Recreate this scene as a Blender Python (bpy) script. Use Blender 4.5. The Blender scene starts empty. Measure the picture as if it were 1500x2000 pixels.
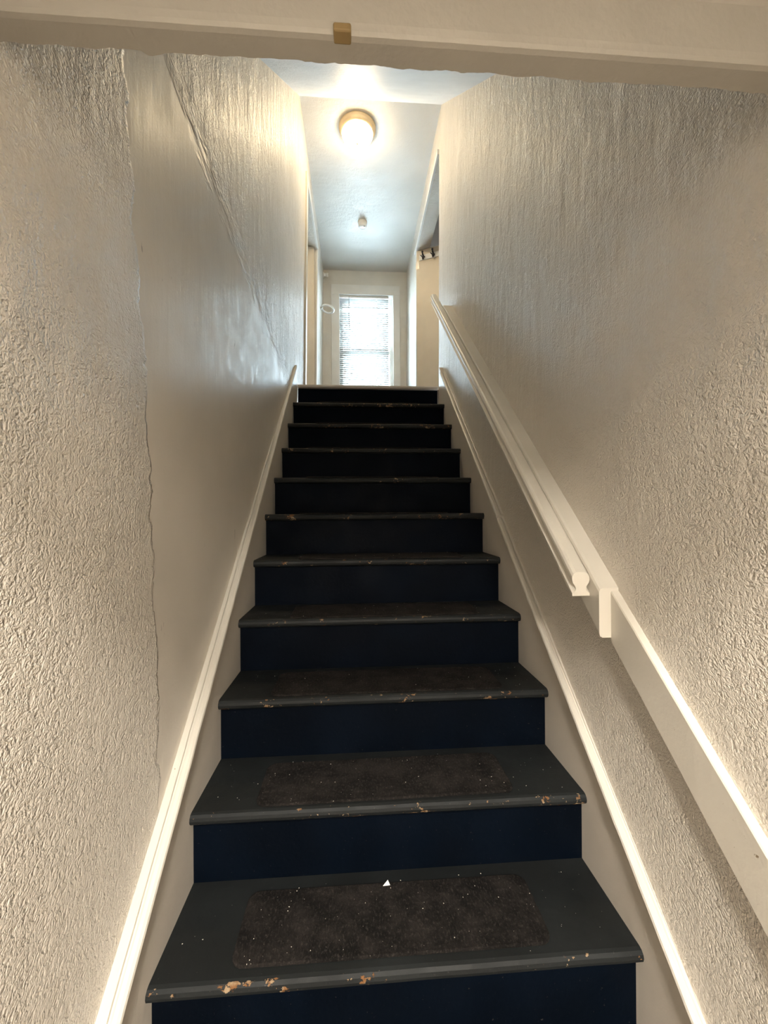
import bpy, bmesh, math, random
from mathutils import Vector, Matrix, noise

random.seed(7)
S = 1.06
RUN, RISE = .2099 * S, .1836 * S          # going and rise of one step
SL = RISE / RUN                            # pitch of the stairs
Y0, Z0 = 0.0, 2 * RISE                     # nosing of the second step is y = 0
LAND_Y, LAND_Z = 10 * RUN, 12 * RISE + .012
CEIL_Z, CREASE_Y, END_Y = 4.535, 2.25, 4.46
HEAD_Z = 4.23                              # underside of the door heads on the landing

# ------------------------------------------------------------------ camera
F_PX = 798.84
yaw, pit, rol = .0669, .0029, -.0063
fw = Vector((math.sin(yaw) * math.cos(pit), math.cos(yaw) * math.cos(pit), math.sin(pit)))
rt = Vector((math.cos(yaw), -math.sin(yaw), 0))
up = rt.cross(fw)
r2 = rt * math.cos(rol) + up * math.sin(rol)
u2 = -rt * math.sin(rol) + up * math.cos(rol)
cam = bpy.data.cameras.new('camera')
cam.sensor_fit = 'HORIZONTAL'
cam.sensor_width = 36
cam.lens = 36 * F_PX / 1500
cam.clip_start = .02
camo = bpy.data.objects.new('camera', cam)
camo.matrix_world = Matrix(((r2.x, u2.x, -fw.x, -.0905 * S), (r2.y, u2.y, -fw.y, -.8187 * S),
                            (r2.z, u2.z, -fw.z, (.931 + 2 * .1836) * S), (0, 0, 0, 1)))
scene = bpy.context.scene
scene.collection.objects.link(camo)
scene.camera = camo
COL = scene.collection

# ------------------------------------------------------------------ world, exposure
SKY = 21.5
LAMP_UP = 31.0
LAMP_LOW = 44.0
FILL_LOW = 74.0  # strength of the added fill panel
world = bpy.data.worlds.new('overcast_sky')
scene.world = world
world.use_nodes = True
bg = world.node_tree.nodes['Background']
bg.inputs[0].default_value = (.76, .88, 1.0, 1)
bg.inputs[1].default_value = SKY
vs = scene.view_settings
vs.view_transform = 'Standard'
vs.look = 'None'
vs.gamma = 1
vs.use_curve_mapping = False
vs.exposure = 1.38
pl = bpy.data.lights.new('window_portal', 'AREA')
pl.shape = 'RECTANGLE'; pl.size = .8; pl.size_y = 1.6
pl.cycles.is_portal = True
plo = bpy.data.objects.new('window_portal', pl)
plo.location = (.045, END_Y + .16, 3.48)
plo.rotation_euler = (math.radians(-90), 0, 0)
COL.objects.link(plo)

# ------------------------------------------------------------------ node helpers
class G:
    def __init__(self, name):
        self.m = bpy.data.materials.new(name)
        self.m.use_nodes = True
        self.t = self.m.node_tree
        self.b = self.t.nodes['Principled BSDF']
        self.out = self.t.nodes['Material Output']
    def put(self, sock, v):
        if isinstance(v, bpy.types.NodeSocket):
            self.t.links.new(v, sock)
        elif isinstance(v, (tuple, list)) and len(v) == 3 and sock.type == 'RGBA':
            sock.default_value = (*v, 1)
        else:
            sock.default_value = v
    def n(self, kind, ins=(), out=0, **kw):
        nd = self.t.nodes.new('ShaderNode' + kind)
        for k, v in kw.items():
            setattr(nd, k, v)
        for k, v in (ins.items() if isinstance(ins, dict) else enumerate(ins)):
            if v is not None:
                self.put(nd.inputs[k], v)
        return nd.outputs[out]
    def math(self, op, a, b=None, c=None, clamp=False):
        return self.n('Math', [a, b, c], operation=op, use_clamp=clamp)
    def add(self, a, b): return self.math('ADD', a, b)
    def sub(self, a, b): return self.math('SUBTRACT', a, b)
    def mul(self, a, b): return self.math('MULTIPLY', a, b)
    def coord(self): return self.n('TexCoord', out=3)
    def map(self, v, scale=(1, 1, 1), rot=(0, 0, 0), loc=(0, 0, 0)):
        return self.n('Mapping', {0: v, 1: loc, 2: rot, 3: scale})
    def noise(self, v, scale, detail=2, rough=.5, dist=0):
        return self.n('TexNoise', {'Vector': v, 'Scale': scale, 'Detail': detail, 'Roughness': rough, 'Distortion': dist})
    def step(self, v, a, b, lo=0, hi=1):
        return self.n('MapRange', {0: v, 1: a, 2: b, 3: lo, 4: hi}, interpolation_type='SMOOTHSTEP')
    def mixc(self, f, a, b):
        nd = self.t.nodes.new('ShaderNodeMix'); nd.data_type = 'RGBA'
        self.put(nd.inputs[0], f); self.put(nd.inputs[6], a); self.put(nd.inputs[7], b)
        return nd.outputs[2]
    def bump(self, h, strength, dist, normal=None):
        ins = {'Strength': strength, 'Distance': dist, 'Height': h}
        if normal is not None: ins['Normal'] = normal
        return self.n('Bump', ins)
    def set(self, **kw):
        for k, v in kw.items():
            self.put(self.b.inputs[{'color': 'Base Color', 'rough': 'Roughness', 'normal': 'Normal', 'spec': 'Specular IOR Level',
                                    'metal': 'Metallic', 'emit': 'Emission Color', 'power': 'Emission Strength', 'coat': 'Coat Weight'}[k]], v)
        return self.m

def plaster(name, col, patch=False, amount=1.0, sweep_amt=1.0):
    """glossy painted plaster with a rolled, worm-like stipple"""
    g = G(name); co = g.coord()
    nx = g.noise(co, 2.2, 2)
    w = g.n('VectorMath', [co, g.n('VectorMath', [g.n('TexNoise', {'Vector': co, 'Scale': 46.0, 'Detail': 1.0}, out=1), (.010, .010, .010)], operation='MULTIPLY')], operation='ADD')
    n1 = g.noise(w, 112, 2.5, .55)
    ridge = g.sub(1.0, g.mul(g.math('ABSOLUTE', g.sub(n1, .52)), 4.6))
    ridge = g.math('MAXIMUM', ridge, 0.0)
    fine = g.noise(co, 170, 1.5)
    am = g.step(g.noise(co, 5.0, 3, .6), .30, .58, .62, 1.0)
    h = g.mul(g.add(g.mul(ridge, .75), g.mul(fine, .35)), am)
    lump = g.mul(g.noise(co, 30, 3, .62), g.step(g.noise(g.map(co, (1, 2.2, 1)), 3.2, 3), .36, .62, .5, 2.3))
    lz = g.n('SeparateXYZ', [co], out=2)
    h = g.add(g.mul(h, .68), g.mul(lump, g.step(lz, 1.1, 2.1, .18, 1.0)))
    # trowel sweeps
    sw = g.noise(g.map(co, (1, 9, 1.6), (math.radians(28), 0, 0)), 2.4, 3, .6)
    sw2 = g.noise(g.map(co, (1, 26, 1.5)), 2.0, 3, .6)
    sweep = g.mul(g.mul(g.add(g.mul(sw, 2.6), g.mul(sw2, .26)), sweep_amt), g.step(lz, 1.2, 2.1, .25, 1.0))
    h = g.mul(h, amount)
    col2 = g.mixc(g.step(nx, .35, .7), tuple(c * .96 for c in col), tuple(min(1, c * 1.04) for c in col))
    if patch:
        sx = g.n('SeparateXYZ', [co]); sy = sx.node.outputs[1]; sz = sx.node.outputs[2]
        t = g.sub(2.2, sz)
        yl = g.add(g.sub(g.mul(t, .192), g.mul(g.mul(t, t), .0523)), -.05)
        wob = g.mul(g.sub(g.noise(co, 9, 5, .65), .5), .09)
        m1 = g.step(g.add(g.sub(sy, yl), wob), -.004, .004)
        zt = g.sub(2.50, g.mul(sy, .125))
        wob2 = g.mul(g.sub(g.noise(g.map(co, (1, 1.2, 3)), 6, 4, .6), .5), .25)
        m2 = g.step(g.add(g.sub(zt, sz), wob2), -.07, .09)
        mk = g.mul(m1, m2)
        h = g.mul(h, g.sub(1.0, g.mul(mk, .95)))
        h = g.add(h, g.mul(mk, .16))
        sweep = g.mul(sweep, g.sub(1.0, g.mul(mk, .88)))
        # scuffs on the smooth panel
        sc = g.noise(g.map(co, (1, 7, 1.6), (math.radians(-20), 0, 0)), 5.5, 4, .62)
        scm = g.mul(g.mul(g.step(sc, .665, .685), mk), g.step(g.noise(co, 1.7, 1), .5, .58))
        col2 = g.mixc(g.mul(scm, .65), col2, (.16, .14, .12))
    h = g.add(h, sweep)
    nr = g.bump(h, 1.0, .0042)
    rough = g.step(g.noise(co, 14, 3), .3, .7, .36, .46)
    return g.set(color=col2, rough=rough, normal=nr, spec=.7)

def paint(name, col, rough=.4, bump=.0006, wear=None):
    g = G(name); co = g.coord()
    n = g.noise(co, 26, 4, .6)
    c = g.mixc(g.step(g.noise(co, 6, 3), .35, .7), tuple(x * .94 for x in col), col)
    if wear:
        k = g.mul(g.step(g.noise(co, 55, 4, .65), .69, .72), g.step(g.noise(co, 5, 2), .5, .6))
        c = g.mixc(k, c, wear)
    return g.set(color=c, rough=rough, normal=g.bump(g.add(n, g.mul(g.noise(co, 110, 2), .4)), .8, bump))

M = {}
WALL = (.67, .622, .55)
M['wall_l'] = plaster('plaster_left', WALL, patch=True)
M['wall_r'] = plaster('plaster_right', WALL)
M['wall_flat'] = plaster('plaster_flat', (.78, .75, .70), amount=.12)
M['hall'] = paint('hall_wall_paint', (.74, .71, .65), .42, .0015)
M['ceil'] = plaster('ceiling_plaster', (.66, .645, .61), amount=.30, sweep_amt=.1)
M['slope'] = paint('sloped_ceiling_paint', (.80, .79, .77), .52, .004)
M['trim'] = paint('trim_paint', (.66, .625, .55), .36, .0008, wear=(.25, .19, .12))
M['cap'] = paint('cap_paint', (.54, .515, .46), .36, .0010, wear=(.22, .16, .09))
M['skirt'] = paint('skirt_paint', (.60, .553, .487), .40, .0008)
M['header'] = paint('header_paint', (.50, .48, .43), .5, .0016)
M['white'] = paint('white_paint', (.80, .79, .76), .38, .0004)
M['wood'] = paint('bare_wood', (.34, .24, .11), .6, .001)
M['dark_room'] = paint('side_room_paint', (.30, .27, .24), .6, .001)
M['floor'] = paint('floor_boards', (.16, .12, .085), .4, .0008)
M['plastic'] = paint('white_plastic', (.85, .85, .83), .3, .0001)
M['door'] = paint('door_paint', (.70, .62, .50), .42, .0006)
M['ground'] = paint('ground', (.55, .56, .56), .9, .01)
M['cord'] = paint('grey_cord', (.22, .22, .22), .5, .0001)

def stair_mat(name, col, chips):
    g = G(name); co = g.coord()
    ri = g.n('ObjectInfo', out=5)
    off = g.n('CombineXYZ', [g.mul(ri, 37.0), g.mul(ri, 11.0), 0.0])
    v = g.n('VectorMath', [co, off], operation='ADD')
    c = g.mixc(g.step(g.noise(v, 5, 4), .35, .7), tuple(x * .8 for x in col), tuple(x * 1.2 for x in col))
    n = g.noise(v, 60, 3, .6)
    h = n
    dust = g.mul(g.step(g.noise(v, 160, 2), .72, .78), .35)
    c = g.mixc(dust, c, (.10, .095, .085))
    rough = g.step(g.noise(v, 9, 3), .3, .7, .50, .66)
    if chips:
        sy = g.n('SeparateXYZ', [co], out=1)
        edge = g.mul(g.step(sy, .030, .006), 1.0)
        big = g.noise(g.map(v, (1, 2.2, 1)), 13, 2, .5)
        chip = g.noise(g.map(v, (1, 1.8, 1.2)), 62, 4, .62)
        k = g.step(g.add(g.add(chip, g.mul(g.sub(big, .5), .75)), g.mul(g.sub(edge, 1.0), .5)), .668, .688)
        tan = g.mixc(g.step(g.noise(v, 45, 3), .4, .6), (.15, .07, .026), (.27, .20, .125))
        c = g.mixc(k, c, tan)
        rough = g.add(rough, g.mul(k, .25))
        h = g.sub(h, g.mul(k, 1.5))
    return g.set(color=c, rough=rough, normal=g.bump(h, .7, .0009), spec=(.22 if chips else .05))

M['tread'] = stair_mat('tread_paint', (.0095, .0112, .0118), True)
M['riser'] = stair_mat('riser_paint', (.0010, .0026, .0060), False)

g = G('carpet_pad'); co = g.coord()
ri = g.n('ObjectInfo', out=5)
v = g.n('VectorMath', [co, g.n('CombineXYZ', [g.mul(ri, 19.0), g.mul(ri, 7.0), 0.0])], operation='ADD')
fib = g.noise(g.map(v, (1, .5, 1)), 190, 4, .75)
c = g.mixc(g.step(g.noise(v, 14, 4, .65), .35, .7), (.0055, .0048, .0045), (.019, .016, .0145))
c = g.mixc(g.step(fib, .50, .72), c, (.042, .036, .032))
M['mat'] = g.set(color=c, rough=.95, normal=g.bump(g.add(fib, g.noise(v, 60, 3)), 1.0, .004), spec=.15)

g = G('fleck'); M['fleck'] = g.set(color=(.62, .58, .50), rough=.7)
g = G('bronze'); co = g.coord(); M['bronze'] = g.set(color=g.mixc(g.noise(co, 30, 2), (.62, .50, .32), (.72, .60, .42)), rough=.35, metal=.6)
g = G('dark_metal'); M['iron'] = g.set(color=(.05, .05, .06), rough=.35, metal=.7)
g = G('steel'); M['steel'] = g.set(color=(.62, .60, .55), rough=.3, metal=.9)

def glow(name, col, power):
    g = G(name)
    return g.set(color=(.9, .88, .84), rough=.35, emit=col, power=power)
M['dome'] = glow('lit_frosted_glass', (1.0, .77, .47), LAMP_UP)
M['dome_low'] = glow('lit_frosted_glass_hall', (1.0, .86, .66), 6.0)

# blind slats: thin white vinyl, lets daylight glow through
g = G('blind_vinyl')
d = g.n('BsdfDiffuse', {'Color': (.62, .63, .63)})
tr = g.n('BsdfTranslucent', {'Color': (.80, .84, .86)})
mx = g.n('MixShader', [.05, d, tr])
gl = g.n('BsdfGlossy', {'Color': (1, 1, 1), 'Roughness': .35})
mx2 = g.n('MixShader', [.05, mx, gl])
g.t.links.new(mx2, g.out.inputs[0]); M['slat'] = g.m
g = G('window_glass')
a = g.n('BsdfTransparent', {'Color': (.90, .95, .95)})
b = g.n('BsdfGlossy', {'Roughness': .02})
fr = g.n('Fresnel', {'IOR': 1.45})
mx = g.n('MixShader', [fr, a, b])
g.t.links.new(mx, g.out.inputs[0]); M['glass'] = g.m

# ------------------------------------------------------------------ object helpers
ORG = {}
def props(o, label=None, cat=None, group=None, kind=None):
    if label: o['label'] = label
    if cat: o['category'] = cat
    if group: o['group'] = group
    if kind: o['kind'] = kind
    return o

def thing(name, loc, label, cat, group=None):
    o = bpy.data.objects.new(name, None)
    o.empty_display_size = .05
    o.location = loc
    COL.objects.link(o)
    ORG[o.name] = Vector(loc)
    return props(o, label, cat, group)

def mk(name, bm, mat, parent=None, origin=None, smooth=False):
    """bmesh in world coordinates -> one mesh object; origin defaults to the parent's"""
    po = ORG[parent.name] if parent else Vector((0, 0, 0))
    org = Vector(origin) if origin is not None else po.copy()
    bmesh.ops.recalc_face_normals(bm, faces=bm.faces[:])
    for v in bm.verts: v.co -= org
    me = bpy.data.meshes.new(name)
    bm.to_mesh(me); bm.free()
    me.materials.append(M[mat])
    if smooth:
        for p in me.polygons: p.use_smooth = True
    o = bpy.data.objects.new(name, me)
    COL.objects.link(o)
    o.location = org - po
    if parent: o.parent = parent
    ORG[o.name] = org
    return o

def BM(): return bmesh.new()

def box(bm, x0, x1, y0, y1, z0, z1, bev=0, seg=2):
    tmp = bmesh.new()
    bmesh.ops.create_cube(tmp, size=1)
    for v in tmp.verts:
        v.co = ((x0 + x1) / 2 + v.co.x * (x1 - x0), (y0 + y1) / 2 + v.co.y * (y1 - y0), (z0 + z1) / 2 + v.co.z * (z1 - z0))
    if bev:
        bmesh.ops.bevel(tmp, geom=tmp.edges[:], offset=bev, segments=seg, affect='EDGES', profile=.5)
    me = bpy.data.meshes.new('tmp'); tmp.to_mesh(me); tmp.free()
    bm.from_mesh(me); bpy.data.meshes.remove(me)
    return bm

def prism(bm, loops):
    """loft closed loops (lists of points) into a capped tube"""
    rows = [[bm.verts.new(p) for p in lp] for lp in loops]
    n = len(rows[0])
    for a, b in zip(rows, rows[1:]):
        for i in range(n):
            bm.faces.new((a[i], a[(i + 1) % n], b[(i + 1) % n], b[i]))
    bm.faces.new(rows[0]); bm.faces.new(rows[-1][::-1])
    return bm

def sweep(bm, prof, y0, y1, off0, off1=None, steps=1, jit=0, seed=0):
    """profile (x, dz) carried along the pitch of the stairs, ends cut plumb"""
    off1 = off0 if off1 is None else off1
    rr = random.Random(seed)
    loops = []
    for i in range(steps + 1):
        t = i / steps; y = y0 + (y1 - y0) * t
        z = Z0 + SL * y + off0 + (off1 - off0) * t
        jx, jz = (rr.uniform(-jit, jit), rr.uniform(-jit, jit)) if 0 < i < steps else (0, 0)
        loops.append([(x + jx, y, z + dz + jz) for x, dz in prof])
    return prism(bm, loops)

def lathe(bm, c, prof, n=40, axis='z'):
    rows = []
    for r, h in prof:
        row = []
        for i in range(n):
            a = 2 * math.pi * i / n
            p = (r * math.cos(a), r * math.sin(a), h)
            if axis == 'x': p = (p[2], p[0], p[1])
            if axis == 'y': p = (p[0], p[2], p[1])
            row.append(bm.verts.new((c[0] + p[0], c[1] + p[1], c[2] + p[2])))
        rows.append(row)
    for a, b in zip(rows, rows[1:]):
        for i in range(n):
            bm.faces.new((a[i], a[(i + 1) % n], b[(i + 1) % n], b[i]))
    bm.faces.new(rows[0]); bm.faces.new(rows[-1][::-1])
    return bm

def tube(bm, pts, r, n=8, closed=False):
    pts = [Vector(p) for p in pts]; rows = []
    m = len(pts)
    for i, p in enumerate(pts):
        if closed: t = pts[(i + 1) % m] - pts[i - 1]
        else: t = pts[min(i + 1, m - 1)] - pts[max(i - 1, 0)]
        t.normalize()
        a = t.orthogonal() if abs(t.z) > .9 else t.cross(Vector((0, 0, 1)))
        a.normalize(); b = t.cross(a)
        rows.append([bm.verts.new(p + a * r * math.cos(2 * math.pi * k / n) + b * r * math.sin(2 * math.pi * k / n)) for k in range(n)])
    for i in range(m if closed else m - 1):
        A, B = rows[i], rows[(i + 1) % m]
        for k in range(n):
            bm.faces.new((A[k], A[(k + 1) % n], B[(k + 1) % n], B[k]))
    if not closed:
        bm.faces.new(rows[0]); bm.faces.new(rows[-1][::-1])
    return bm

def struct(name, bm, mat, label, parent=None, smooth=False):
    o = mk(name, bm, mat, parent, smooth=smooth)
    if parent is None: props(o, label, None, None, 'structure')
    return o

# ------------------------------------------------------------------ the shell
def xl(z): return -.550 + .0140 * (z - 1.4)      # the old walls lean a little
def xr(z): return .552 + .0085 * (z - 1.4)

def wall_slab(bm, fx, side, poly, th=.13):
    """poly in (y, z); face follows fx(z), thickness goes outwards"""
    prism(bm, [[(fx(z), y, z) for y, z in poly], [(fx(z) + side * th, y, z) for y, z in poly]])

LE, RE, JY = 2.70, 2.335, 3.58       # ends of the stair walls, far jambs of the two doorways
bm = BM()
wall_slab(bm, xl, -1, [(-1.05, -.02), (LE, -.02), (LE, HEAD_Z), (JY, HEAD_Z), (JY, 2.0), (END_Y + .12, 2.0), (END_Y + .12, 4.7), (-1.05, 4.7)])
struct('wall_left', bm, 'wall_l', 'left stairwell wall, textured plaster with a smooth repaired panel')
bm = BM()
wall_slab(bm, xr, 1, [(-1.05, -.02), (RE, -.02), (RE, HEAD_Z), (JY, HEAD_Z), (JY, 2.0), (END_Y + .12, 2.0), (END_Y + .12, 4.7), (-1.05, 4.7)])
struct('wall_right', bm, 'wall_r', 'right stairwell wall of stippled beige plaster behind the handrail')

WX0, WX1, WZ0, WZ1 = -.307, .400, 2.80, 4.215     # window opening
bm = BM()
box(bm, -.75, WX0, END_Y, END_Y + .14, 2.0, 4.7)
box(bm, WX1, .80, END_Y, END_Y + .14, 2.0, 4.7)
box(bm, WX0, WX1, END_Y, END_Y + .14, WZ1, 4.7)
box(bm, WX0, WX1, END_Y, END_Y + .14, 2.0, WZ0)
struct('wall_end', bm, 'hall', 'beige end wall of the landing around the window')

bm = BM()
box(bm, -.72, .76, CREASE_Y, END_Y + .12, CEIL_Z, CEIL_Z + .1)
struct('ceiling', bm, 'ceil', 'flat white plaster ceiling over the upper landing')
def zs(y): return CEIL_Z - (SL + .01) * (CREASE_Y - y)
bm = BM()
prism(bm, [[(x, -.33, zs(-.33)), (x, CREASE_Y, CEIL_Z), (x, CREASE_Y, CEIL_Z + .1), (x, -.33, zs(-.33) + .12)] for x in (-.72, .76)])
struct('ceiling_sloped', bm, 'slope', 'sloping white ceiling above the stairs')

bm = BM()
box(bm, -.72, .76, LAND_Y + .09, END_Y + .12, LAND_Z - .18, LAND_Z - .004)
struct('floor_landing', bm, 'floor', 'floor of the upper landing')
bm = BM()
box(bm, -2.2, 2.2, -4.2, LAND_Y + .2, -.08, 0)
struct('floor', bm, 'floor', 'floor of the lower hall')

bm = BM(); box(bm, -30, 30, END_Y + .3, 60, -.6, -.5)
struct('ground', bm, 'ground', 'grey ground outside the window')

# rooms that open off the landing
def room(name, s, x0, x1, mat, label):
    bm = BM()
    y0, y1, z0, z1 = 2.0, 5.0, LAND_Z - .1, 4.75
    xa, xb = sorted((s * x0, s * x1))
    box(bm, xa, xb, y0, y0 + .05, z0, z1)
    box(bm, xa, xb, y1 - .05, y1, z0, z1)
    o0, o1 = sorted((s * x1, s * (x1 - .05)))
    box(bm, o0, o1, y0, y1, z0, z1)
    box(bm, xa, xb, y0, y1, z1 - .05, z1)
    box(bm, xa, xb, y0, y1, z0, LAND_Z - .004)
    struct(name, bm, mat, label)
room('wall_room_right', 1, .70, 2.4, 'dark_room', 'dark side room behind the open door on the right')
room('wall_room_left', -1, .66, 2.4, 'hall', 'side room through the doorway on the left of the landing')

# lower hall behind the camera, with the doorway the photographer stands in
bm = BM()
box(bm, -2.2, -.50, -1.15, -1.05, 0, 2.9)
box(bm, .50, 2.2, -1.15, -1.05, 0, 2.9)
box(bm, -.50, .50, -1.15, -.98, 2.0, 2.9)
struct('wall_entry', bm, 'wall_flat', 'wall with the entry doorway at the foot of the stairs')
bm = BM()
box(bm, -2.3, -2.2, -4.2, -1.05, 0, 2.9); box(bm, 2.2, 2.3, -4.2, -1.05, 0, 2.9); box(bm, -2.3, 2.3, -4.3, -4.2, 0, 2.9)
struct('wall_back', bm, 'wall_flat', 'walls of the lower hall')
bm = BM()
box(bm, -2.3, 2.3, -4.3, -1.05, 2.8, 2.9)
box(bm, -.70, .70, -1.05, -.30, 2.42, 2.52)
struct('ceiling_lower', bm, 'ceil', 'ceiling of the lower hall')

# ------------------------------------------------------------------ header over the foot of the stairs
HY, HZ = -.326, 1.9695
N = 260
bm = BM()
loops = []
for i in range(N + 1):
    x = -.56 + 1.13 * i / N
    r1 = noise.noise(Vector((x * 34, 1.7, .3))) * .0030 + noise.noise(Vector((x * 110, 4.1, 0))) * .0018
    r2_ = max(0, noise.noise(Vector((x * 21, 9.2, 1.0))) - .42) * .014
    r3 = noise.noise(Vector((x * 50, 2.2, 7.0))) * .0006
    yf = HY + r1 + r2_
    loops.append([(x, yf, HZ + .001 - r2_ * .3 + r3), (x, yf + .004, HZ + .012), (x, yf + .002, 2.50), (x, -.428, 2.50),
                  (x, -.428, HZ + .092), (x, -.413, HZ + .088), (x, -.406, HZ + .074), (x, -.393, HZ + .068), (x, -.380, HZ + .068),
                  (x, -.374, HZ + .060), (x, -.364, HZ + .012 + r3), (x, -.3615, HZ + .005 + r3), (x, -.359, HZ + .001 + r3), (x, -.353, HZ + r3)])
prism(bm, loops)
hd = struct('trim_1', bm, 'header', 'thickly painted door head moulding across the top of the picture')
bm = BM()
box(bm, -.121, -.099, -.3665, -.350, HZ - .0012, HZ + .009, .002)
mk('bare_wood_chip', bm, 'wood', hd)

# ------------------------------------------------------------------ staircase
st = thing('staircase', (0, 0, 0), 'steep straight staircase painted dark navy with worn nosings', 'staircase')
TW = .532
def tread_profile(th=.030, depth=RUN + .032):
    p = [(depth, 0), (depth, -th)]
    p += [(.012, -th)]
    for i in range(7):
        a = -math.pi / 2 - math.pi * i / 6
        p.append((.0135 + .0145 * math.cos(a) , -.015 + .015 * math.sin(a)))
    return p
bm = BM()
prof = tread_profile()
segs = 24
loops = []
for i in range(segs + 1):
    x = -TW + 2 * TW * i / segs
    loops.append([(x, y + (noise.noise(Vector((x * 9, 0, 3))) * .0012 if y < .03 else 0), z) for y, z in prof])
prism(bm, loops)
tread0 = mk('tread', bm, 'tread', st)
bm = BM(); box(bm, -TW, TW, 0, .02, 0, RISE - .03 + .001)
riser0 = mk('riser', bm, 'riser', st)
rr = random.Random(3)
for k in range(1, 12):
    t = tread0 if k == 1 else tread0.copy()
    if k > 1: COL.objects.link(t); t.parent = st
    t.location = (0, (k - 2) * RUN, k * RISE + .012)
    t.rotation_euler = (0, 0, rr.uniform(-.002, .002))
for k in range(1, 13):
    t = riser0 if k == 1 else riser0.copy()
    if k > 1: COL.objects.link(t); t.parent = st
    t.location = (0, (k - 2) * RUN + .026, (k - 1) * RISE + .012)

# grey painted edge of the landing
bm = BM()
prism(bm, [[(x, LAND_Y + y, LAND_Z + z) for y, z in [(.12, 0), (.12, -.026), (.012, -.026), (.003, -.022), (0, -.013), (.003, -.004), (.012, 0)]] for x in (-TW, TW)])
struct('trim_2', bm, 'skirt', 'pale grey painted nosing along the edge of the landing')

# carpet pads, one on every tread
FR = {2: (.147, .823, .030), 3: (.149, .822, .022), 4: (.145, .868, .018), 5: (.17, .86, .012), 6: (.17, .855, .008), 7: (.147, .836, .006),
      8: (.15, .837, .006), 9: (.128, .82, .006), 10: (.154, .843, .006), 11: (.156, .84, .006)}
ORD = {2: 'on the lowest tread in view', 3: 'on the second tread from the bottom of the picture', 4: 'on the third tread from the bottom of the picture',
       5: 'on the fourth tread from the bottom of the picture', 6: 'on the fifth tread from the bottom of the picture', 7: 'on the sixth tread from the bottom of the picture',
       8: 'on the fourth tread below the landing', 9: 'on the third tread below the landing', 10: 'on the second tread below the landing', 11: 'on the tread just below the landing'}
for k, (a, b, fy) in FR.items():
    x0, x1 = -.53 + 1.06 * a, -.53 + 1.06 * b
    y0 = (k - 2) * RUN + fy; y1 = (k - 2) * RUN + .208
    z = k * RISE + .0122
    rad = .028
    loop = []
    for cx, cy, a0 in ((x1 - rad, y0 + rad, -90), (x1 - rad, y1 - rad, 0), (x0 + rad, y1 - rad, 90), (x0 + rad, y0 + rad, 180)):
        for i in range(6):
            an = math.radians(a0 + 90 * i / 5)
            loop.append((cx + rad * math.cos(an), cy + rad * math.sin(an)))
    cxm, cym = (x0 + x1) / 2, (y0 + y1) / 2
    def ins(lp, d): return [(x - math.copysign(d, x - cxm), y - math.copysign(d, y - cym)) for x, y in lp]
    bm = BM()
    prism(bm, [[(x, y, z) for x, y in loop], [(x, y, z + .0035) for x, y in loop], [(x, y, z + .0055) for x, y in ins(loop, .003)]])
    o = mk('stair_pad', bm, 'mat', None, (cxm, cym, z))
    o.rotation_euler = (0, 0, math.radians(rr.uniform(-.7, .7)))
    props(o, 'dark brown rounded carpet pad ' + ORD[k], 'carpet pad', 'carpet pads on the stair treads')

# skirt boards and their moulded caps
for s, nm, lab in ((-1, 'baseboard_left', 'beige painted skirt board beside the left ends of the treads'),
                   (1, 'baseboard_right', 'beige painted skirt board beside the right ends of the treads')):
    bm = BM()
    pts = [(-.60, 0), (-.60, Z0 + SL * -.60 + .17), (LAND_Y - .03, Z0 + SL * (LAND_Y - .03) + .17), (LAND_Y - .03, 1.5), (.5, 0)]
    xo = s * .585
    prism(bm, [[(s * .532, y, z) for y, z in pts], [(xo, y, z) for y, z in pts]])
    struct(nm, bm, 'skirt', lab)
CAPP = [(.575, 0), (.5465, 0), (.5435, -.002), (.5425, -.009), (.5395, -.0095), (.5380, -.0045), (.5345, -.003), (.527, -.0040), (.5215, -.008), (.5195, -.014),
        (.523, -.020), (.527, -.024), (.526, -.029), (.530, -.034), (.575, -.034)]
def cap(s, y0, y1, o0, o1, seed):
    bm = BM()
    return sweep(bm, [(s * x, z) for x, z in CAPP], y0, y1, o0, o1, 70, .0007, seed)
struct('trim_3', cap(-1, -.60, 2.13, .180, .205, 1), 'cap', 'moulded cream cap along the left skirt board')
struct('trim_4', cap(1, -.60, .900, .170, .182, 2), 'cap', 'lower length of cream moulding on the right skirt board')
struct('trim_5', cap(1, .903, 2.10, .190, .192, 3), 'cap', 'upper length of cream moulding on the right skirt board')

# ------------------------------------------------------------------ handrail
hr = thing('handrail', (.50, .10, 1.06), 'cream moulded wooden handrail on its thick backing board, right wall', 'handrail')
RC = .4765
RP = []
half = [(.0, .0), (.0125, -.0005), (.019, -.005), (.0228, -.012), (.0232, -.020), (.021, -.028), (.0165, -.034), (.0135, -.040), (.0135, -.046),
        (.0175, -.051), (.0230, -.054), (.0230, -.061)]
RP = [(RC + x, z) for x, z in half] + [(RC - x, z) for x, z in half[::-1][:-1]]
bm = BM(); sweep(bm, RP, .145, 2.085, .706, .762, 30, .0003, 5)
mk('rail', bm, 'trim', hr)
bm = BM()
BP = [(.500, -.010), (.503, -.003), (.510, 0), (.566, 0), (.566, -.122), (.508, -.122), (.502, -.118), (.500, -.110)]
sweep(bm, BP, .105, 1.90, .706, .748, 30, .0003, 6)
mk('backing_board', bm, 'trim', hr)
bm = BM()
LP_ = [(.530, -.004), (.532, 0), (.57, 0), (.57, -.128), (.532, -.128), (.530, -.124)]
sweep(bm, LP_, -.90, .104, .700, .700, 24, .0003, 7)
lb = mk('wall_board', bm, 'trim', None, (.55, -.4, .7))
props(lb, 'plain cream board fixed along the right wall below the handrail end', 'board')

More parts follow.
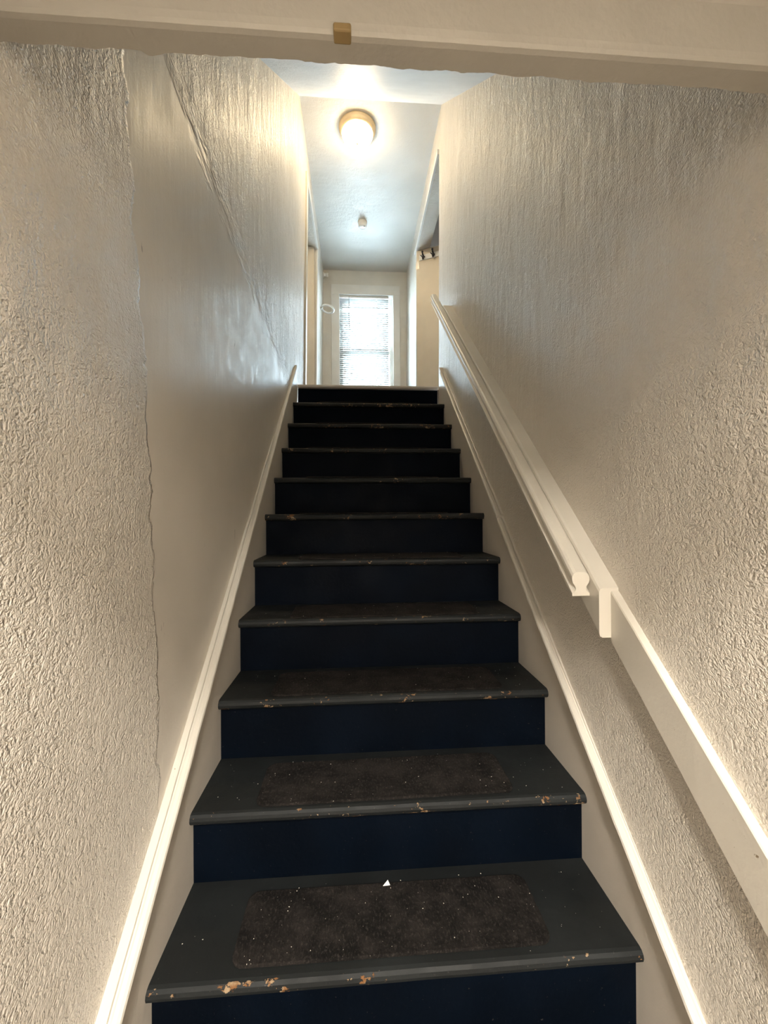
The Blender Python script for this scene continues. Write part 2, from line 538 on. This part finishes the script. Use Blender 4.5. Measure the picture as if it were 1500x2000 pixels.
# ------------------------------------------------------------------ landing: window, blind
wn = bpy.data.objects.new('window_1', None); COL.objects.link(wn); wn.location = (.045, END_Y, WZ0); ORG['window_1'] = Vector((.045, END_Y, WZ0))
props(wn, 'white-framed sash window at the end of the landing', None, None, 'structure')
def cas(x0, x1, z0, z1):
    bm = BM(); box(bm, x0, x1, END_Y - .022, END_Y, z0, z1, .003); mk('casing', bm, 'white', wn)
cas(WX0 - .10, WX0 + .004, WZ0 - .02, WZ1 + .0)
cas(WX1 - .004, WX1 + .085, WZ0 - .02, WZ1 + .0)
cas(WX0 - .10, WX1 + .085, WZ1, WZ1 + .125)
bm = BM(); box(bm, WX0 - .13, WX1 + .11, END_Y - .06, END_Y + .02, WZ0 - .05, WZ0 - .02, .004); mk('sill', bm, 'white', wn)
def sash(z0, z1, y):
    bm = BM()
    box(bm, WX0, WX0 + .045, y, y + .035, z0, z1); box(bm, WX1 - .045, WX1, y, y + .035, z0, z1)
    box(bm, WX0 + .045, WX1 - .045, y, y + .035, z0, z0 + .045); box(bm, WX0 + .045, WX1 - .045, y, y + .035, z1 - .045, z1)
    so = mk('sash', bm, 'white', wn)
    bm = BM(); box(bm, WX0 + .04, WX1 - .04, y + .015, y + .019, z0 + .04, z1 - .04); mk('pane', bm, 'glass', so)
sash(3.47, WZ1, END_Y + .095); sash(WZ0, 3.515, END_Y + .058)

bl = thing('window_blind', (.015, END_Y + .02, WZ0), 'white slatted mini blind hanging half closed in the landing window', 'blind')
BX0, BX1 = WX0 + .006, .338
BY = END_Y + .022
bm = BM(); box(bm, BX0, BX1, BY - .013, BY + .013, WZ1 - .028, WZ1 - .002, .002); mk('headrail', bm, 'plastic', bl)
bm = BM()
sl = []
for i in range(7):
    t = i / 6 - .5
    sl.append((t * .0255, .0022 * math.cos(t * math.pi)))
prism(bm, [[(x, BY + a, 0 + b) for a, b in sl] + [(x, BY + a, b - .0006) for a, b in sl[::-1]] for x in (BX0, BX1)])
slat0 = mk('slat', bm, 'slat', bl, ((BX0 + BX1) / 2, BY, 0), True)
pitch = .0262
z = WZ1 - .045; i = 0
while z > WZ0 + .03:
    o = slat0 if i == 0 else slat0.copy()
    if i: COL.objects.link(o); o.parent = bl
    o.location = Vector(((BX0 + BX1) / 2, BY, z)) - ORG[bl.name]
    tilt = math.radians(-32 + rr.uniform(-3, 3))
    roll = rr.uniform(-.003, .003)
    if abs(z - 4.02) < .03: tilt = math.radians(0); roll = .012
    o.rotation_euler = (tilt, roll, 0)
    z -= pitch; i += 1
bm = BM(); box(bm, BX0, BX1, BY - .011, BY + .011, WZ0 + .004, WZ0 + .022, .003); mk('bottom_rail', bm, 'plastic', bl)
for x in (-.17, .19):
    bm = BM(); tube(bm, [(x, BY - .016, WZ1 - .03), (x, BY - .016, WZ0 + .02)], .0016, 6); mk('ladder_cord', bm, 'plastic', bl)
bm = BM(); tube(bm, [(-.178, BY - .022, WZ1 - .02), (-.182, BY - .026, 4.0), (-.174, BY - .026, 3.79)], .0035, 8); mk('tilt_wand', bm, 'cord', bl)

# ------------------------------------------------------------------ doors and frames on the landing
def leaf(name, hinge, d, w, z0, z1, label):
    d = Vector((d[0], d[1], 0)).normalized(); n = Vector((-d.y, d.x, 0))
    e = bpy.data.objects.new(name, None); COL.objects.link(e); e.location = (*hinge, z0); ORG[e.name] = Vector((*hinge, z0))
    props(e, label, None, None, 'structure')
    def slab(nm, a0, a1, t0, t1, zz0, zz1, mat, bev=.002):
        bm = BM(); box(bm, a0, a1, t0, t1, zz0, zz1, bev)
        for v in bm.verts:
            p = Vector((*hinge, 0)) + d * v.co.x + n * v.co.y; v.co = (p.x, p.y, v.co.z)
        return mk(nm, bm, mat, e)
    slab('door_panel', 0, w, -.018, .018, z0, z1, 'door')
    for zz in (z0 + .2, z1 - .2):
        slab('hinge', -.006, .03, -.0215, -.0185, zz, zz + .08, 'steel', 0)
    kn = BM(); kc = Vector((*hinge, z0 + .95)) + d * (w - .06)
    lathe(kn, (0, 0, 0), [(.008, .018), (.008, .045), (.024, .052), (.026, .064), (.018, .074), (.004, .076)], 16)
    for v in kn.verts:
        p = kc - n * v.co.z * (1 if True else 0) + d * v.co.x + Vector((0, 0, v.co.y)); v.co = p
    mk('door_knob', kn, 'steel', e, smooth=True)
    return slab
HG = Vector((.578, 3.555)); DD = Vector((.24, -.12)).normalized()
leaf('door_1', (HG.x, HG.y), DD, .82, LAND_Z + .005, HEAD_Z - .006, 'beige flat door standing open to the right of the landing')
leaf('door_2', (-.535, 3.545), (-1, -.06), .80, LAND_Z + .005, HEAD_Z - .006, 'beige flat door standing open to the left of the landing')

# hook rail near the top of the right door (camera side)
nn = Vector((DD.y, -DD.x))
def dp(a, t, z):
    p = HG + DD * a + nn * t
    return Vector((p.x, p.y, z))
hk = thing('coat_hook_rail', dp(.14, .018, 4.10), 'small white rail with two dark coat hooks on the open door', 'hook rail')
def obox(name, a0, a1, t0, t1, z0, z1, mat, bev=.002, par=hk):
    bm = BM(); box(bm, a0, a1, t0, t1, z0, z1, bev)
    for v in bm.verts: v.co = dp(v.co.x, v.co.y, v.co.z)
    return mk(name, bm, mat, par)
obox('rail_plate', .035, .27, .018, .030, 4.105, 4.160, 'plastic', .003)
for a in (.085, .195):
    bm = BM()
    tube(bm, [dp(a, .03, 4.135), dp(a, .055, 4.14), dp(a, .070, 4.148), dp(a, .074, 4.158)], .0095, 8)
    tube(bm, [dp(a, .03, 4.125), dp(a, .045, 4.105), dp(a, .06, 4.095), dp(a, .07, 4.11)], .0075, 8)
    tube(bm, [dp(a - .028, .045, 4.15), dp(a - .01, .035, 4.132), dp(a + .018, .05, 4.12)], .006, 8)
    lathe(bm, dp(a, .075, 4.163), [(.002, -.01), (.011, -.006), (.011, .006), (.002, .01)], 12)
    mk('hook', bm, 'iron', hk, smooth=True)

# corner casings at the ends of the stair walls and around the left doorway
def casing(nm, fx, s, y0, y1, z0, z1, label, mat='trim'):
    bm = BM()
    prism(bm, [[(fx(z) - s * .014, y, z) for y, z in ((y0, z0), (y1, z0), (y1, z1), (y0, z1))], [(fx(z) + s * .002, y, z) for y, z in ((y0, z0), (y1, z0), (y1, z1), (y0, z1))]])
    struct(nm, bm, mat, label)
casing('trim_6', xl, -1, LE - .075, LE + .004, LAND_Z, HEAD_Z + .05, 'narrow cream casing at the end of the left stair wall')
casing('trim_7', xl, -1, LE + .006, JY + .05, HEAD_Z - .002, HEAD_Z + .05, 'narrow cream casing over the left doorway', 'white')
casing('trim_8', xl, -1, JY - .004, JY + .05, LAND_Z, HEAD_Z - .004, 'cream casing beside the far jamb of the left doorway', 'white')
casing('trim_9', xr, 1, RE + .006, JY + .05, HEAD_Z - .002, HEAD_Z + .04, 'narrow cream casing over the right doorway', 'white')

# ------------------------------------------------------------------ ceiling lamp, detector, wall fittings
LC = (-.071, 2.487, CEIL_Z)
lp = thing('ceiling_light', LC, 'lit round flush ceiling lamp with bronze ring above the landing', 'ceiling lamp')
bm = BM(); lathe(bm, LC, [(.150, 0), (.152, -.008), (.148, -.016), (.142, -.020), (.142, -.030), (.137, -.042), (.128, -.048), (.118, -.048), (.118, 0)], 48)
mk('lamp_ring', bm, 'bronze', lp, smooth=True)
bm = BM(); lathe(bm, LC, [(.126, -.049)] + [(.126 * math.cos(a), -.049 - .062 * math.sin(a)) for a in [math.radians(i * 8) for i in range(1, 11)]] + [(.012, -.1112)], 48)
mk('glass_dome', bm, 'dome', lp, smooth=True)
bm = BM(); lathe(bm, LC, [(.010, -.108), (.011, -.114), (.006, -.118), (.009, -.124), (.009, -.129), (.003, -.134)], 16)
mk('finial', bm, 'bronze', lp, smooth=True)

SC = (-.013, 3.566, CEIL_Z)
sd = thing('smoke_detector', SC, 'small white round detector on the landing ceiling', 'detector')
bm = BM(); lathe(bm, SC, [(.050, 0), (.051, -.012), (.047, -.022), (.043, -.024), (.043, -.046), (.036, -.054), (.010, -.056)], 32)
mk('detector_body', bm, 'plastic', sd, smooth=True)
bm = BM(); lathe(bm, (SC[0] + .018, SC[1] - .02, SC[2] - .0545), [(.005, 0), (.005, -.004), (.002, -.005)], 10)
mk('test_button', bm, 'cord', sd)

zr, yr = 3.835, 4.06
wx = xl(zr)
rg = thing('ring_holder', (wx, yr, zr), 'white ring holder sticking out from the left wall beside the window', 'ring holder')
bm = BM(); lathe(bm, (wx, yr, zr), [(.020, 0), (.020, .006), (.010, .010), (.008, .022)], 16, 'x'); mk('mount', bm, 'plastic', rg, smooth=True)
bm = BM()
tube(bm, [(wx + .018 + .072 + .072 * math.cos(a), yr + .072 * math.sin(a), zr - .01 * math.cos(a) - .012 * math.sin(a) - .006) for a in [2 * math.pi * i / 36 for i in range(36)]], .0115, 8, True)
mk('ring', bm, 'plastic', rg, smooth=True)
zk, yk = 4.435, 4.40
wx = xl(zk)
pg = thing('wall_peg', (wx, yk, zk), 'short white peg high on the left wall beside the window', 'peg')
bm = BM(); lathe(bm, (wx, yk, zk), [(.032, 0), (.032, .012), (.018, .016), (.017, .045), (.022, .050), (.022, .062), (.012, .066)], 20, 'x'); mk('peg_body', bm, 'plastic', pg, smooth=True)
bm = BM(); lathe(bm, (wx + .066, yk, zk), [(.006, -.001), (.006, .003), (.003, .004)], 10, 'x'); mk('screw', bm, 'cord', pg)

# ------------------------------------------------------------------ lamp of the lower hall and an added fill panel (behind the camera)
def hall_light(par, shape, sx, sy, watts, dz):
    al = bpy.data.lights.new('hall_lamp_or_fill', 'AREA'); al.shape = shape; al.size = sx; al.size_y = sy; al.energy = watts; al.color = (1.0, .93, .83)
    alo = bpy.data.objects.new('hall_lamp_or_fill', al); COL.objects.link(alo); alo.parent = par; alo.location = (0, 0, dz)
LL = (.0, -2.05, 2.8)
ll = thing('hall_ceiling_light', LL, 'round ceiling lamp of the lower hall behind the viewer', 'ceiling lamp')
bm = BM(); lathe(bm, LL, [(.18, 0), (.18, -.02), (.16, -.025), (.16, 0)], 32); mk('lamp_ring', bm, 'bronze', ll)
bm = BM(); lathe(bm, LL, [(.16, -.022), (.13, -.05), (.08, -.065), (.01, -.07)], 32); mk('glass_dome', bm, 'dome_low', ll, smooth=True)
hall_light(ll, 'DISK', .28, .28, LAMP_LOW, -.075)
LL = (.0, -3.35, 2.8)
ll = thing('added_fill_panel', LL, 'added unseen fill light panel on the ceiling of the lower hall', 'ceiling lamp')  # added out of view to brighten the shaded stairwell walls
bm = BM(); box(bm, -.33, .33, LL[1] - .66, LL[1] + .66, 2.765, 2.8, .005); mk('fill_frame', bm, 'plastic', ll)
bm = BM(); box(bm, -.30, .30, LL[1] - .63, LL[1] + .63, 2.758, 2.765); mk('diffuser', bm, 'dome_low', ll)
hall_light(ll, 'RECTANGLE', .6, 1.26, FILL_LOW, -.046)

# ------------------------------------------------------------------ litter on the treads
def chip(bm, p, r, rr):
    a0 = rr.uniform(0, 6.28)
    vs_ = [bm.verts.new((p[0] + r * rr.uniform(.5, 1) * math.cos(a0 + i * 2.1), p[1] + r * rr.uniform(.5, 1) * math.sin(a0 + i * 2.1), p[2])) for i in range(3)]
    t = bm.verts.new((p[0], p[1], p[2] + r * .5))
    for i in range(3): bm.faces.new((vs_[i], vs_[(i + 1) % 3], t))
    bm.faces.new(vs_)
bm = BM(); rf = random.Random(21)
for k, cnt in ((2, 85), (3, 70), (4, 55), (5, 40), (6, 15)):
    for _ in range(cnt):
        x = rf.uniform(-.50, .50); y = (k - 2) * RUN + rf.uniform(.02, .215)
        a, b, fy = FR[k]
        z = k * RISE + .0122 + (.0057 if -.53 + 1.06 * a - .01 < x < -.53 + 1.06 * b + .01 and y - (k - 2) * RUN > fy - .004 else 0)
        chip(bm, (x, y, z), rf.choice((.0009, .0011, .0013, .0022)), rf)
o = mk('paint_crumbs', bm, 'fleck', None)
props(o, 'tiny pale paint crumbs scattered over the lower treads', 'crumbs', None, 'stuff')
bm = BM()
px, py, pz = -.024, .199, 2 * RISE + .0179
prism(bm, [[(px - .009, py - .003, pz), (px + .009, py - .002, pz), (px + .004, py + .009, pz)], [(px - .009, py - .003, pz + .0015), (px + .009, py - .002, pz + .0015), (px + .004, py + .009, pz + .005)]])
o = mk('paint_flake', bm, 'plastic', None, (px, py, pz))
props(o, 'white triangular flake lying at the back of the lowest tread in view', 'flake')
